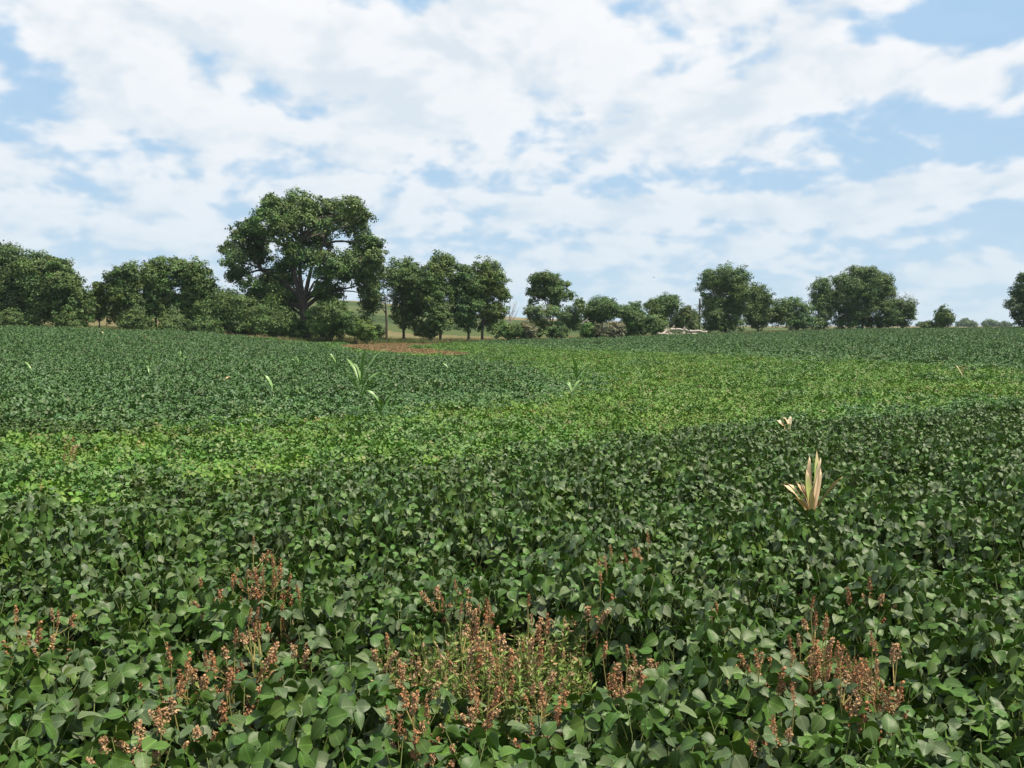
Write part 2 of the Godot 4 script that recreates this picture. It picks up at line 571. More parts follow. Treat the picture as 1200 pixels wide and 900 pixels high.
func make_treeline() -> void:
	var grove := "trees of the far tree line"
	var brush := "shrubs under the tree line"
	# dense grove beyond the rise
	tree("grove_tree", "tall dark broad tree at the outer end of the dense grove", "tree", grove, {d = 97.0, base = -5, color = G_DARK, trunk = 0.25, leaf = 0.2, lobes = [[-30, 302, 22], [-8, 302, 19], [12, 303, 17], [-20, 325, 24], [4, 325, 22], [22, 322, 15], [-5, 350, 24], [20, 348, 20], [0, 370, 18], [28, 368, 14], [-28, 360, 20], [-40, 330, 22]]})
	tree("grove_tree", "dark rounded tree in the middle of the dense grove", "tree", grove, {d = 95.0, base = 45, color = G_MID, trunk = 0.2, lobes = [[48, 310, 14], [36, 318, 15], [60, 316, 12], [42, 335, 17], [58, 335, 15], [36, 355, 16], [54, 355, 16], [45, 371, 13], [66, 350, 10]]})
	tree("grove_tree", "sloping tree at the inner edge of the dense grove", "tree", grove, {d = 94.0, base = 76, color = G_MID, trunk = 0.16, lobes = [[70, 314, 12], [80, 328, 12], [70, 335, 14], [86, 343, 12], [74, 354, 14], [97, 349, 9], [92, 362, 12], [74, 372, 11], [100, 366, 8]]})
	# leafy row between the grove and the giant
	tree("hedgerow_tree", "small tree standing first in the leafy row beside the grove", "tree", grove, {d = 99.0, base = 117, color = G_MID, trunk = 0.08, lobes = [[117, 338, 8], [112, 346, 7], [121, 350, 8], [116, 364, 9], [108, 372, 8]]})
	tree("hedgerow_tree", "dark bushy tree with twin tops in the leafy row", "tree", grove, {d = 99.0, base = 146, color = G_MID, trunk = 0.14, lobes = [[136, 324, 11], [151, 320, 11], [132, 338, 10], [148, 338, 13], [138, 352, 11], [155, 355, 11], [146, 369, 12], [132, 372, 9]]})
	tree("hedgerow_tree", "open crowned tree in the middle of the leafy row", "tree", grove, {d = 101.0, base = 183, color = G_MID, trunk = 0.15, lobes = [[174, 318, 11], [188, 312, 11], [172, 333, 11], [189, 330, 12], [180, 348, 12], [193, 352, 10], [178, 366, 11], [192, 371, 10]]})
	tree("hedgerow_tree", "broad low crowned tree closing the leafy row", "tree", grove, {d = 102.0, base = 226, color = G_MID, trunk = 0.16, lobes = [[206, 312, 10], [215, 320, 12], [228, 318, 12], [240, 323, 10], [246, 337, 8], [218, 336, 12], [233, 340, 13], [222, 355, 12], [238, 358, 11], [228, 371, 12], [213, 372, 10]]})
	for b in [[14, 374, "low dark shrub at the foot of the dense grove"], [84, 373, "low leafy shrub beside the gap at the grove's edge"], [160, 377, "rounded dark shrub under the twin topped tree"], [205, 379, "low shrub under the open crowned row trees"], [240, 381, "dark shrub at the end of the leafy row"]]:
		tree("shrub", b[2], "shrub", brush, {d = 93.0 if b[0] < 100 else 98.0, base = b[0], color = G_MID, trunk = 0.05, stems = 3, fork = 0.3, leaf = 0.16, lobes = [[b[0] - 12, b[1] + 3, 9], [b[0], b[1], 11], [b[0] + 12, b[1] + 4, 9], [b[0] + 4, b[1] + 10, 9], [b[0] - 5, b[1] + 11, 8]]})
	# the giant
	var big := [[350, 150, 56], [470, 125, 54], [545, 140, 46], [430, 200, 62], [320, 225, 58], [235, 270, 52], [190, 310, 44], [125, 375, 40], [280, 320, 52], [160, 440, 52], [240, 410, 56], [180, 520, 52], [300, 400, 46], [395, 285, 58], [510, 240, 66], [600, 200, 44], [690, 165, 54], [770, 150, 50], [820, 195, 46], [730, 225, 58], [800, 265, 48], [650, 260, 44], [570, 330, 60], [630, 340, 40], [460, 390, 50], [540, 430, 60], [420, 480, 52], [350, 545, 60], [300, 620, 52], [390, 620, 56], [450, 550, 50], [640, 440, 48], [630, 510, 50], [830, 350, 54], [890, 350, 40], [895, 420, 44], [760, 440, 52], [830, 470, 56], [890, 490, 46], [740, 505, 42], [830, 545, 42], [860, 610, 34], [690, 590, 36], [650, 640, 50], [700, 690, 44], [250, 560, 40], [330, 690, 50], [420, 690, 46], [270, 700, 46], [620, 590, 44], [480, 640, 34], [880, 570, 36]]
	tree("cottonwood_tree", "giant spreading tree towering over the whole tree line", "tree", grove, {d = 105.0, base = 358, color = G_MID, trunk = 0.62, fork = 0.30, leaf = 0.24, dense = 1.1, deep = 0.6, full = 1.14, lobes = scaled(big, 240.0, 210.0, 4.5)})
	for b in [[262, 358, 1.45, "tall thicket shrub filling the gap before the giant tree"], [287, 366, 1.3, "rounded shrub at the giant tree's shaded edge"], [316, 370, 1.4, "broad leafy shrub beneath the giant tree's low boughs"], [345, 381, 0.8, "small shrub against the giant tree's trunk"], [388, 370, 1.3, "shrub beneath the giant tree beside its trunk"]]:
		var s: float = b[2]
		tree("shrub", b[3], "shrub", brush, {d = 101.0, base = b[0], color = G_MID, trunk = 0.06, stems = 3, fork = 0.3, leaf = 0.17, lobes = [[b[0] - 12 * s, b[1] + 4, 10 * s], [b[0], b[1], 12 * s], [b[0] + 12 * s, b[1] + 6, 10 * s], [b[0] + 2, b[1] + 14, 11 * s], [b[0] - 9, b[1] + 16, 9 * s]]})
	for b in [[372, 378, "bright leafy bush lit beside the giant trunk"], [417, 382, "bright green bush between the giant and the row of four"], [428, 386, "small fresh green bush before the thin tree"]]:
		tree("shrub", b[2], "shrub", brush, {d = 100.0, base = b[0], color = G_FRESH, trunk = 0.04, stems = 3, fork = 0.3, leaf = 0.15, lobes = [[b[0] - 7, b[1] + 4, 7], [b[0] + 1, b[1], 8], [b[0] + 9, b[1] + 5, 6], [b[0], b[1] + 9, 7]]})
	# the thin tree and the row of four
	tree("thin_tree", "thin sparse tree with bare twigs between the giant and the row", "tree", grove, {d = 112.0, base = 453, color = G_MID, trunk = 0.14, dense = 0.5, fork = 0.55, lobes = [[447, 318, 10], [438, 332, 9], [456, 335, 9], [431, 346, 10], [445, 350, 8], [432, 364, 10], [428, 378, 9], [460, 322, 9]]})
	var four := [
		["first tree of the close row of four, nearest the thin tree", 473, [[200, 175, 55], [260, 180, 46], [175, 250, 46], [245, 265, 54], [190, 350, 52], [275, 360, 54], [235, 440, 44], [170, 430, 30], [315, 270, 44], [320, 370, 44], [310, 450, 36], [200, 500, 34], [270, 505, 30]]],
		["tallest tree of the close row of four, with spiky top", 516, [[430, 140, 54], [485, 145, 40], [385, 195, 50], [450, 220, 54], [360, 290, 52], [440, 320, 54], [400, 410, 54], [470, 420, 46], [380, 500, 36], [330, 350, 40], [420, 500, 34], [470, 500, 30]]],
		["third tree of the close row of four, with narrow crown", 549, [[560, 190, 42], [540, 255, 46], [595, 260, 44], [540, 345, 46], [600, 365, 42], [560, 430, 48], [610, 470, 34], [510, 300, 40], [510, 390, 42], [640, 300, 40], [640, 400, 40], [540, 500, 34], [590, 515, 26]]],
		["last tree of the row of four, rounded and bright", 565, [[665, 168, 46], [725, 180, 46], [770, 230, 42], [680, 250, 50], [740, 300, 50], [795, 335, 40], [690, 350, 46], [725, 420, 52], [780, 425, 42], [690, 470, 36], [730, 500, 36], [660, 515, 26]]]]
	for t in four:
		tree("row_tree", t[0], "tree", grove, {d = 114.0 + rng.randf_range(-2, 3), base = t[1], color = G_MID if t[1] != 565 else Color(0.102, 0.160, 0.040), trunk = 0.17, fork = 0.3, leaf = 0.2, full = 1.12, lobes = scaled(t[2], 430.0, 280.0, 5.0)})
	for b in [[497, 386, "low shrub among the trunks of the row of four", G_MID], [590, 386, "green shrub just past the row of four", G_FRESH], [604, 388, "small shrub beneath the bare grey tree", G_MID], [615, 385, "twiggy grey brown shrub beside the willow thicket", G_DULL], [440, 388, "low shrub at the thin tree's foot", G_MID]]:
		tree("shrub", b[2], "shrub", brush, {d = 113.0, base = b[0], color = b[3], trunk = 0.05, stems = 3, fork = 0.3, leaf = 0.16, lobes = [[b[0] - 7, b[1] + 3, 7], [b[0] + 1, b[1], 8], [b[0] + 7, b[1] + 5, 7]]})
	bare_tree("bare_tree", "leafless grey dead tree beside the row of four", 597, 349, 120.0, 1.5)
	# middle thicket
	var e1 := [[140, 145, 40], [195, 135, 42], [250, 155, 42], [315, 175, 26], [130, 215, 40], [195, 215, 46], [270, 225, 46], [330, 240, 36], [120, 275, 26], [240, 290, 40]]
	tree("thicket_tree", "tall dark tree rising behind the pale willow thicket", "tree", grove, {d = 127.0, base = 645, color = G_MID, trunk = 0.2, lobes = scaled(e1, 600.0, 300.0, 5.0)})
	var e2 := [[110, 325, 36], [170, 345, 50], [245, 335, 46], [300, 385, 46], [345, 340, 46], [400, 310, 36], [395, 275, 24], [130, 405, 46], [215, 420, 50], [300, 450, 40], [380, 400, 40], [160, 460, 34], [250, 460, 30]]
	tree("willow_thicket", "pale green willow like thicket before the tall dark tree", "shrub", brush, {d = 122.0, base = 650, color = Color(0.112, 0.172, 0.062), trunk = 0.09, stems = 4, fork = 0.25, leaf = 0.17, lobes = scaled(e2, 600.0, 300.0, 5.0)})
	var mids := [
		["fresh_bush", "feathery topped green bush beside the willow thicket", 705, Color(0.078, 0.140, 0.042), 125.0, [[500, 285, 42], [560, 280, 40], [470, 330, 40], [535, 340, 46], [595, 335, 36], [500, 390, 40], [440, 360, 30]]],
		["fresh_bush", "low bright green bush in front of the feathery bush", 690, Color(0.075, 0.165, 0.032), 120.0, [[440, 435, 32], [470, 460, 30], [425, 465, 26]]],
		["dry_shrub", "dull olive brown shrub, rounded, at the field's edge", 715, G_DULL, 119.0, [[535, 430, 38], [600, 425, 42], [570, 455, 38], [630, 455, 30], [525, 465, 30]]],
		["fresh_bush", "bushy green shrub with a pointed top past the olive shrub", 742, Color(0.076, 0.136, 0.040), 128.0, [[650, 325, 36], [722, 300, 32], [700, 360, 46], [755, 365, 36], [670, 420, 42], [735, 440, 36], [690, 465, 28]]],
		["dome_tree", "small dark domed tree rising behind the log pile", 775, G_MID, 136.0, [[825, 295, 40], [880, 285, 42], [940, 265, 36], [950, 305, 32], [850, 335, 38], [905, 345, 38], [870, 390, 30]]],
		["fresh_bush", "yellowish green bush behind the end of the log pile", 765, Color(0.105, 0.165, 0.050), 130.0, [[810, 395, 44], [860, 400, 38], [775, 420, 32], [840, 430, 30]]],
		["dark_bush", "dark rounded bush close to the utility pole", 812, G_DARK, 146.0, [[1060, 345, 26], [1075, 375, 22], [1050, 375, 24]]],
		["fresh_bush", "pale green bush between log pile and utility pole", 806, Color(0.098, 0.150, 0.055), 139.0, [[1030, 335, 34], [1000, 375, 36], [1050, 395, 36], [960, 410, 32], [1075, 415, 26]]]]
	for b in mids:
		tree(b[0], b[1], "tree" if b[0] == "dome_tree" else "shrub", grove if b[0] == "dome_tree" else brush, {d = b[4], base = b[2], color = b[3], trunk = 0.07, stems = 3, fork = 0.25, leaf = 0.17, full = 1.15, lobes = scaled(b[5], 600.0, 300.0, 5.0)})
	# the clump beyond the pole
	var off := [
		["round_tree", "broad round topped tree standing beside the utility pole", 850, G_MID, 150.0, 0.22, [[95, 108, 30], [148, 95, 32], [200, 105, 32], [78, 150, 26], [138, 145, 36], [205, 155, 34], [105, 200, 36], [170, 210, 40], [95, 245, 30], [220, 220, 32], [160, 265, 28], [120, 275, 22], [90, 278, 22], [195, 272, 26]]],
		["round_tree", "shorter tree leaning out of the round topped tree", 888, G_MID, 152.0, 0.15, [[265, 160, 28], [292, 182, 24], [258, 205, 32], [288, 235, 28], [250, 250, 28], [270, 272, 20]]],
		["leafy_bush", "wide fresh green bush between the two big round trees", 926, Color(0.072, 0.135, 0.038), 152.0, 0.07, [[345, 215, 32], [390, 208, 30], [432, 225, 28], [330, 255, 28], [380, 258, 32], [432, 262, 28], [465, 268, 22]]],
		["round_tree", "slim tree attached to the widest round crown", 965, G_MID, 160.0, 0.15, [[488, 140, 32], [475, 180, 26], [505, 190, 28], [495, 225, 32], [488, 262, 26]]],
		["round_tree", "widest round tree of the clump past the pole", 1010, G_MID, 160.0, 0.24, [[560, 122, 30], [610, 98, 32], [660, 98, 32], [705, 122, 32], [598, 155, 40], [660, 155, 40], [715, 168, 32], [555, 185, 34], [620, 215, 38], [690, 215, 34], [640, 262, 26], [580, 258, 26], [550, 268, 24], [612, 272, 24], [675, 270, 26], [712, 264, 24]]],
		["round_tree", "low sparse tree trailing off the widest round tree", 1055, G_MID, 158.0, 0.12, [[745, 205, 28], [790, 210, 26], [748, 245, 28], [795, 245, 20], [725, 265, 22], [775, 268, 18]]],
		["lone_tree", "small lone tree standing out in the field", 1108, G_MID, 165.0, 0.1, [[920, 228, 20], [902, 250, 20], [938, 250, 20], [920, 268, 22], [900, 275, 14]]],
		["field_bush", "low bush next to the small lone field tree", 1087, G_MID, 165.0, 0.05, [[850, 275, 14], [872, 272, 14], [862, 280, 12]]],
		["field_bush", "tiny bush alone on the open field skyline", 1156, G_MID, 170.0, 0.04, [[1065, 284, 8], [1075, 284, 8]]],
		["edge_tree", "dark tree standing alone at the open end of the field", 1200, G_DARK, 140.0, 0.18, [[1192, 150, 28], [1210, 185, 38], [1160, 200, 24], [1178, 235, 22], [1215, 235, 36], [1245, 200, 36], [1190, 265, 20], [1200, 110, 22]]]]
	for b in off:
		tree(b[0], b[1], "shrub" if "bush" in b[0] else "tree", brush if "bush" in b[0] else grove, {d = b[4], base = b[2], color = b[3], trunk = b[5], fork = 0.28, leaf = 0.22, stems = 3 if "bush" in b[0] else 1, lobes = scaled(b[6], 800.0, 290.0, 3.0)})
	bare_tree("bare_tree", "bare grey twigs standing above the low sparse tree", 1063, 338, 163.0, 1.2)
	# far trees on the skyline
	var far := [[1133, 380, 9, 700.0, "wide flat clump of distant hazy trees"], [1162, 380, 8, 760.0, "distant hazy tree beyond the tiny bush"], [1178, 381, 6, 760.0, "small distant hazy tree near the field's open end"], [1080, 381, 5, 800.0, "faint distant tree behind the lone field tree"]]
	for b in far:
		tree("distant_tree", b[4], "tree", "hazy trees on the skyline", {d = b[3], base = b[0], color = G_MID, trunk = 0.35, leaf = 0.6, lobes = [[b[0] - b[2], b[1], b[2] * 0.42], [b[0] - b[2] * 0.3, b[1] - 1.5, b[2] * 0.5], [b[0] + b[2] * 0.5, b[1] - 0.5, b[2] * 0.45], [b[0] + b[2], b[1] + 0.5, b[2] * 0.36]]})
	# rank grass between crop and trees
	var tuft := []
	for k in 3:
		var f := Faces.new()
		for n in 70:
			var at := Vector3(rng.randf_range(-0.5, 0.5), 0, rng.randf_range(-0.5, 0.5))
			var lean := rand_dir() * 0.25
			lean.y = rng.randf_range(0.35, 0.8)
			f.blade(at, lean, Vector3(lean.z, 0, -lean.x).normalized() * 0.02, Vector3.ZERO, tint(Color(1, 1, 1), 0.25))
		tuft.append(f.mesh())
	var places := []
	var x := -70.0
	while x < 110.0:
		var e := tree_distance(x) - 6.5
		for n in 26:
			var p := Vector3(x + rng.randf_range(0, 1), 0, -(e + pow(rng.randf(), 1.5) * 26.0))
			p.y = height(p.x, p.z)
			var dry := clampf(0.5 + edge_noise.get_noise_2d(p.x * 0.5, p.z * 0.5) * 1.6, 0.0, 1.0)
			var c := Color(0.10, 0.145, 0.040).lerp(Color(0.30, 0.26, 0.14), dry)
			var s := rng.randf_range(0.6, 1.15)
			places.append([rng.randi() % 3, Transform3D(Basis(Vector3.UP, rng.randf() * TAU).scaled(Vector3(s, s, s)), p), c])
		x += 1.0
	scatter("tall_grass", tuft, mat.weed, places, "rank green and straw coloured grass along the foot of the tree line")

# ------------------------------------------------------------------ soybeans
var trifoliates := []      # near leaf meshes
var plant_leaves := []     # for each plant kind: [[leaf number, Transform3D], ...]
var stem_meshes := []

func leaflet(st: SurfaceTool, x: Transform3D, len_: float, wid: float, droop: float, fold: float, col: Color, base: int) -> int:
	var rows := [[0.0, 0.0], [0.10, 0.62], [0.26, 0.95], [0.45, 1.0], [0.66, 0.82], [0.86, 0.40], [1.0, 0.0]]
	var puff := rng.randf_range(-0.06, 0.10)
	for k in rows.size():
		var t: float = rows[k][0]
		var wide: float = rows[k][1]
		var y := -droop * t * t * len_
		for s in ([0.0] if wide == 0.0 else [-1.0, 0.0, 1.0]):
			var ripple: float = rng.randf_range(-0.05, 0.05) * wid + puff * wid * sin(t * 9.0) * s
			st.set_color(col)
			st.set_uv(Vector2(0.5 + 0.5 * s * wide, t))
			st.add_vertex(x * Vector3(s * wide * wid * (0.5 + rng.randf_range(-0.02, 0.02)), y + absf(s) * (wide * fold * wid * 0.5 + ripple), -t * len_))
	for k in [0, 1, 2, 0, 2, 3]: st.add_index(base + k)
	for r in 4:
		var a := base + 1 + r * 3
		for k in [a, a + 3, a + 1, a + 3, a + 4, a + 1, a + 1, a + 4, a + 5, a + 1, a + 5, a + 2]: st.add_index(k)
	for k in [13, 16, 14, 14, 16, 15]: st.add_index(base + k)
	return base + 17

var trifoliate_parts := []     # for each leaf kind: petiole mesh, then three leaflet meshes

func make_trifoliate(col: Color) -> ArrayMesh:
	var len_ := rng.randf_range(0.12, 0.19)
	var tilt := rng.randf_range(0.75, 1.2)           # petiole above the level
	var tip := Vector3(0, sin(tilt) * len_, -cos(tilt) * len_)
	var st := SurfaceTool.new()
	st.begin(Mesh.PRIMITIVE_TRIANGLES)
	for k in 2:
		var p: Vector3 = [Vector3.ZERO, tip][k]
		for s in 3:
			var a := TAU * s / 3.0
			st.set_color(Color(0.22, 0.29, 0.09)); st.set_uv(Vector2(0.1, 0.5))
			st.add_vertex(p + Vector3(cos(a), 0, sin(a)) * 0.0026)
	for s in 3:
		for k in [s, s + 3, (s + 1) % 3, (s + 1) % 3, s + 3, (s + 1) % 3 + 3]: st.add_index(k)
	st.generate_normals()
	var pieces := [st.commit()]
	var size := rng.randf_range(0.066, 0.092)
	var whole := Basis(Vector3.RIGHT, rng.randf_range(-1.0, 0.6)) * Basis(Vector3.BACK, rng.randf_range(-0.7, 0.7))
	for k in 3:
		var turn: float = [0.0, 1.25, -1.25][k] + rng.randf_range(-0.2, 0.2)
		var b := whole * Basis(Vector3.UP, turn) * Basis(Vector3.RIGHT, rng.randf_range(-0.7, 0.55)) * Basis(Vector3.BACK, rng.randf_range(-0.7, 0.7))
		var start := tip + (whole * Vector3(0, 0, -0.018) if k == 0 else Vector3.ZERO) + Basis(Vector3.UP, turn) * Vector3(0, 0, -0.006)
		st = SurfaceTool.new()
		st.begin(Mesh.PRIMITIVE_TRIANGLES)
		leaflet(st, Transform3D(b, start), size * (1.05 if k == 0 else 0.94), size * rng.randf_range(0.68, 0.8), rng.randf_range(0.05, 0.4), rng.randf_range(0.1, 0.5), tint(col, 0.22), 0)
		st.generate_normals()
		pieces.append(st.commit())
	trifoliate_parts.append(pieces)
	st = SurfaceTool.new()
	st.begin(Mesh.PRIMITIVE_TRIANGLES)
	for m in pieces: st.append_from(m, 0, Transform3D.IDENTITY)
	return st.commit()

func make_plants() -> void:
	for k in 14:
		var col := Color(0.088, 0.186, 0.036)
		if k % 7 == 3: col = Color(0.152, 0.236, 0.112)      # blades turned to show the pale underside
		elif k % 7 == 1: col = Color(0.122, 0.200, 0.082)
		elif k % 7 == 5: col = Color(0.122, 0.228, 0.042)
		trifoliates.append(make_trifoliate(col))
	for k in 8:
		var list := []
		var hgt := rng.randf_range(0.40, 0.48)
		var ang := rng.randf() * TAU
		for n in 14:
			var t := n / 13.0
			var s := lerpf(1.05, 0.72, t * t)
			ang += 2.4 + rng.randf_range(-0.4, 0.4)
			list.append([rng.randi() % 14, Transform3D(Basis(Vector3.UP, ang).scaled(Vector3(s, s, s)), Vector3(0, lerpf(0.16, hgt, t), 0))])
		plant_leaves.append(list)
		var f := Faces.new()
		f.tube([Vector3.ZERO, Vector3(rng.randf_range(-0.02, 0.02), hgt * 0.5, 0.01), Vector3(0, hgt + 0.01, 0)], [0.0045, 0.0038, 0.002], 5, Color(0.15, 0.20, 0.08))
		stem_meshes.append(f.mesh())

func simple_clump(spread: float, count: int, top: float, leafy: float, cols: Array, level: float) -> ArrayMesh:
	# a patch of canopy: leaflets in threes at the ends of unseen petioles, seen from afar
	var f := Faces.new()
	for n in count:
		var q := sqrt(rng.randf()) * spread
		var a := rng.randf() * TAU
		var depth := pow(rng.randf(), 1.4)
		var at := Vector3(cos(a) * q, top * (1.0 - 0.55 * depth) * (1.0 - 0.28 * pow(q / spread, 2.0)) + rng.randf_range(-0.05, 0.05), sin(a) * q)
		var nn := (Vector3.UP * level + rand_dir()).normalized()
		var dir := nn.cross(rand_dir()).normalized()
		var col := tint(cols[rng.randi() % cols.size()], 0.15)
		for k in 3:
			var d2 := dir.rotated(nn, k * 2.1 + rng.randf_range(-0.25, 0.25))
			var n2 := (nn + rand_dir() * 0.45).normalized()
			d2 = (d2 - n2 * d2.dot(n2)).normalized()
			var s := leafy * rng.randf_range(0.8, 1.15)
			f.blade(at + d2 * 0.01, d2 * s, n2.cross(d2) * s * 0.42, n2 * s * 0.08, col)
	return f.mesh()

func in_band(x: float, z: float) -> bool:
	var w := 0.35 + minf(-z, 60.0) * 0.02
	var q := Vector2(x + edge_noise.get_noise_2d(x * 2.0, z * 2.0) * w * 1.6, z + edge_noise.get_noise_2d(x * 2.0 + 90.0, z * 2.0) * w * 2.2) + Vector2(rng.randfn(0.0, 0.5), rng.randfn(0.0, 0.75)) * clampf(-z / 16.0, 0.3, 2.0)
	return Geometry2D.is_point_in_polygon(q, band_poly)

func by_band(x: float, z: float) -> float:
	# how close to the pale strip: plants get shorter towards it
	var w := 0.9 + minf(-z, 70.0) * 0.045
	var n := 0.0
	for o in [Vector2(w, 0), Vector2(-w, 0), Vector2(0, w), Vector2(0, -w), Vector2(0, w * 2.0), Vector2(0, -w * 2.0)]:
		if Geometry2D.is_point_in_polygon(Vector2(x, z) + o, band_poly): n += 1.0
	return minf(n / 3.0, 1.0)

func seen(x: float, d: float, margin: float) -> bool:
	return absf(x) < d * 0.57 + margin

func hole(x: float, z: float) -> float:
	# how much the weeds have taken over the near crop: 1 in the gap, 0 outside
	var p := Vector2(x, z)
	var s := 0.0
	for h in holes:
		s = maxf(s, 1.0 - p.distance_to(h[0]) / h[1])
	return clampf(s * 1.6, 0.0, 1.0)

var holes := []

func make_crop() -> void:
	make_plants()
	band_poly = pixel_poly([[-150, 590], [0, 572], [120, 560], [250, 548], [400, 533], [520, 526], [620, 518], [700, 508], [830, 491], [1000, 472], [1200, 458], [1330, 452]], 0.62)
	band_poly.append_array(pixel_poly([[1330, 444], [1200, 434], [1000, 423], [850, 417], [700, 411], [620, 406], [560, 403], [470, 400], [330, 396], [240, 392], [300, 398], [380, 404], [400, 413], [480, 418], [540, 422], [600, 431], [650, 441], [676, 452], [640, 463], [560, 472], [450, 484], [330, 490], [220, 500], [100, 500], [0, 512], [-150, 530]], 0.30))
	brown_poly = pixel_poly([[388, 407], [430, 403], [520, 400], [602, 398], [602, 402], [530, 404], [480, 409], [520, 413], [560, 416], [540, 421], [480, 418], [420, 414]], 0.1)
	for h in [[590, 760, 0.36], [515, 775, 0.32], [680, 785, 0.3], [600, 800, 0.3], [300, 700, 0.22], [480, 780, 0.22], [960, 790, 0.2], [45, 745, 0.18], [280, 790, 0.22]]:
		var g := on_ground(h[0], h[1], 0.5)
		holes.append([Vector2(g.x, g.z), h[2] * 1.9])
	# --- near plants, one by one on a jittered grid
	var spots := []
	var step := 0.178
	var d := 1.7
	while d < 19.0:
		var x := -(d * 0.57 + 1.6)
		while x < d * 0.57 + 1.6:
			var q := Vector2(x + rng.randf_range(-0.09, 0.09), -(d + rng.randf_range(-0.09, 0.09)))
			x += step
			if in_band(q.x, q.y): continue
			var gap := hole(q.x, q.y)
			if rng.randf() < gap * 0.97: continue
			spots.append([q, gap])
		d += step
	spots.sort_custom(func(a, b): return a[0].length_squared() < b[0].length_squared())
	var merged := []
	for k in 8:
		var st := SurfaceTool.new()
		st.begin(Mesh.PRIMITIVE_TRIANGLES)
		for l in plant_leaves[k]: st.append_from(trifoliates[l[0]], 0, l[1])
		merged.append(st.commit())
	var kinds := []
	for k in 8:
		var root := Node3D.new()
		part("stem", stem_meshes[k], mat.crop, root)
		for l in plant_leaves[k]:
			var o := part("leaf", trifoliates[l[0]], mat.soy, root)
			o.transform = l[1]
		kinds.append(root)
	var fine_kinds := []      # the plants that show largest: each leaf split into petiole and leaflets
	for k in 8:
		var root := Node3D.new()
		part("stem", stem_meshes[k], mat.crop, root)
		for l in plant_leaves[k]:
			var o := part("leaf", trifoliate_parts[l[0]][0], mat.soy, root)
			o.transform = l[1]
			for n in 3: part("leaflet", trifoliate_parts[l[0]][n + 1], mat.soy, o)
		fine_kinds.append(root)
	var single := 0
	var rest := []
	for s in spots:
		var q: Vector2 = s[0]
		var p := Vector3(q.x, height(q.x, q.y), q.y)
		var tall := 1.0 + 0.40 * lump_noise.get_noise_2d(q.x, q.y) + rng.randf_range(-0.07, 0.07)
		tall *= (1.0 - 0.25 * s[1]) * (1.0 - 0.26 * by_band(q.x, q.y))
		var k := rng.randi() % 8
		var b := Basis(Vector3(1, 0, 0.3).normalized(), rng.randf_range(-0.12, 0.12)) * Basis(Vector3.UP, rng.randf() * TAU)
		var big := lerpf(1.12, 0.94, smoothstep(3.0, 6.0, q.length()))
		b = b.scaled(Vector3(big, 1.12 * tall, big))
		var inside := absf(q.x) < -q.y * 0.566 + 0.12 and -q.y > 2.35
		if inside and single < 300:
			single += 1
			var o: Node3D = (fine_kinds if single <= 100 else kinds)[k].duplicate()
			o.name = numbered("soybean_plant")
			add_child(o)
			o.transform = Transform3D(b, p)
			tag(o, "leafy green soybean plant with broad three part leaves in the dense near stand", "soybean", "soybean plants of the near stand")
		else:
			var c := rng.randf_range(0.8, 1.2)
			rest.append([k, Transform3D(b, p), Color(c * rng.randf_range(0.92, 1.08), c, c * rng.randf_range(0.92, 1.1))])
	for k in kinds + fine_kinds: k.free()
	scatter("soybean_stand", merged, mat.soy, rest, "dense dark green soybean canopy between the near plants and the pale strip")
	# --- canopy farther off, patch by patch
	var dark := [Color(0.054, 0.120, 0.036), Color(0.048, 0.110, 0.034), Color(0.060, 0.130, 0.038), Color(0.052, 0.116, 0.038), Color(0.074, 0.148, 0.044), Color(0.120, 0.180, 0.095)]
	var light := [Color(0.094, 0.192, 0.028), Color(0.110, 0.206, 0.032), Color(0.078, 0.168, 0.030), Color(0.102, 0.198, 0.030), Color(0.118, 0.206, 0.034), Color(0.134, 0.200, 0.044), Color(0.084, 0.176, 0.030), Color(0.165, 0.168, 0.07)]
	var m_dark := []
	var m_light := []
	for k in 5: m_dark.append(simple_clump(0.42, 105, 0.56, 0.084, dark, 1.1))
	for k in 4: m_light.append(simple_clump(0.36, 120, 0.30, 0.052, light, 1.5))
	for k in 2: m_light.append(simple_clump(0.40, 60, 0.36, 0.075, light, 1.0))
	var far_dark := []
	var far_light := []
	var dry := []
	d = 5.0
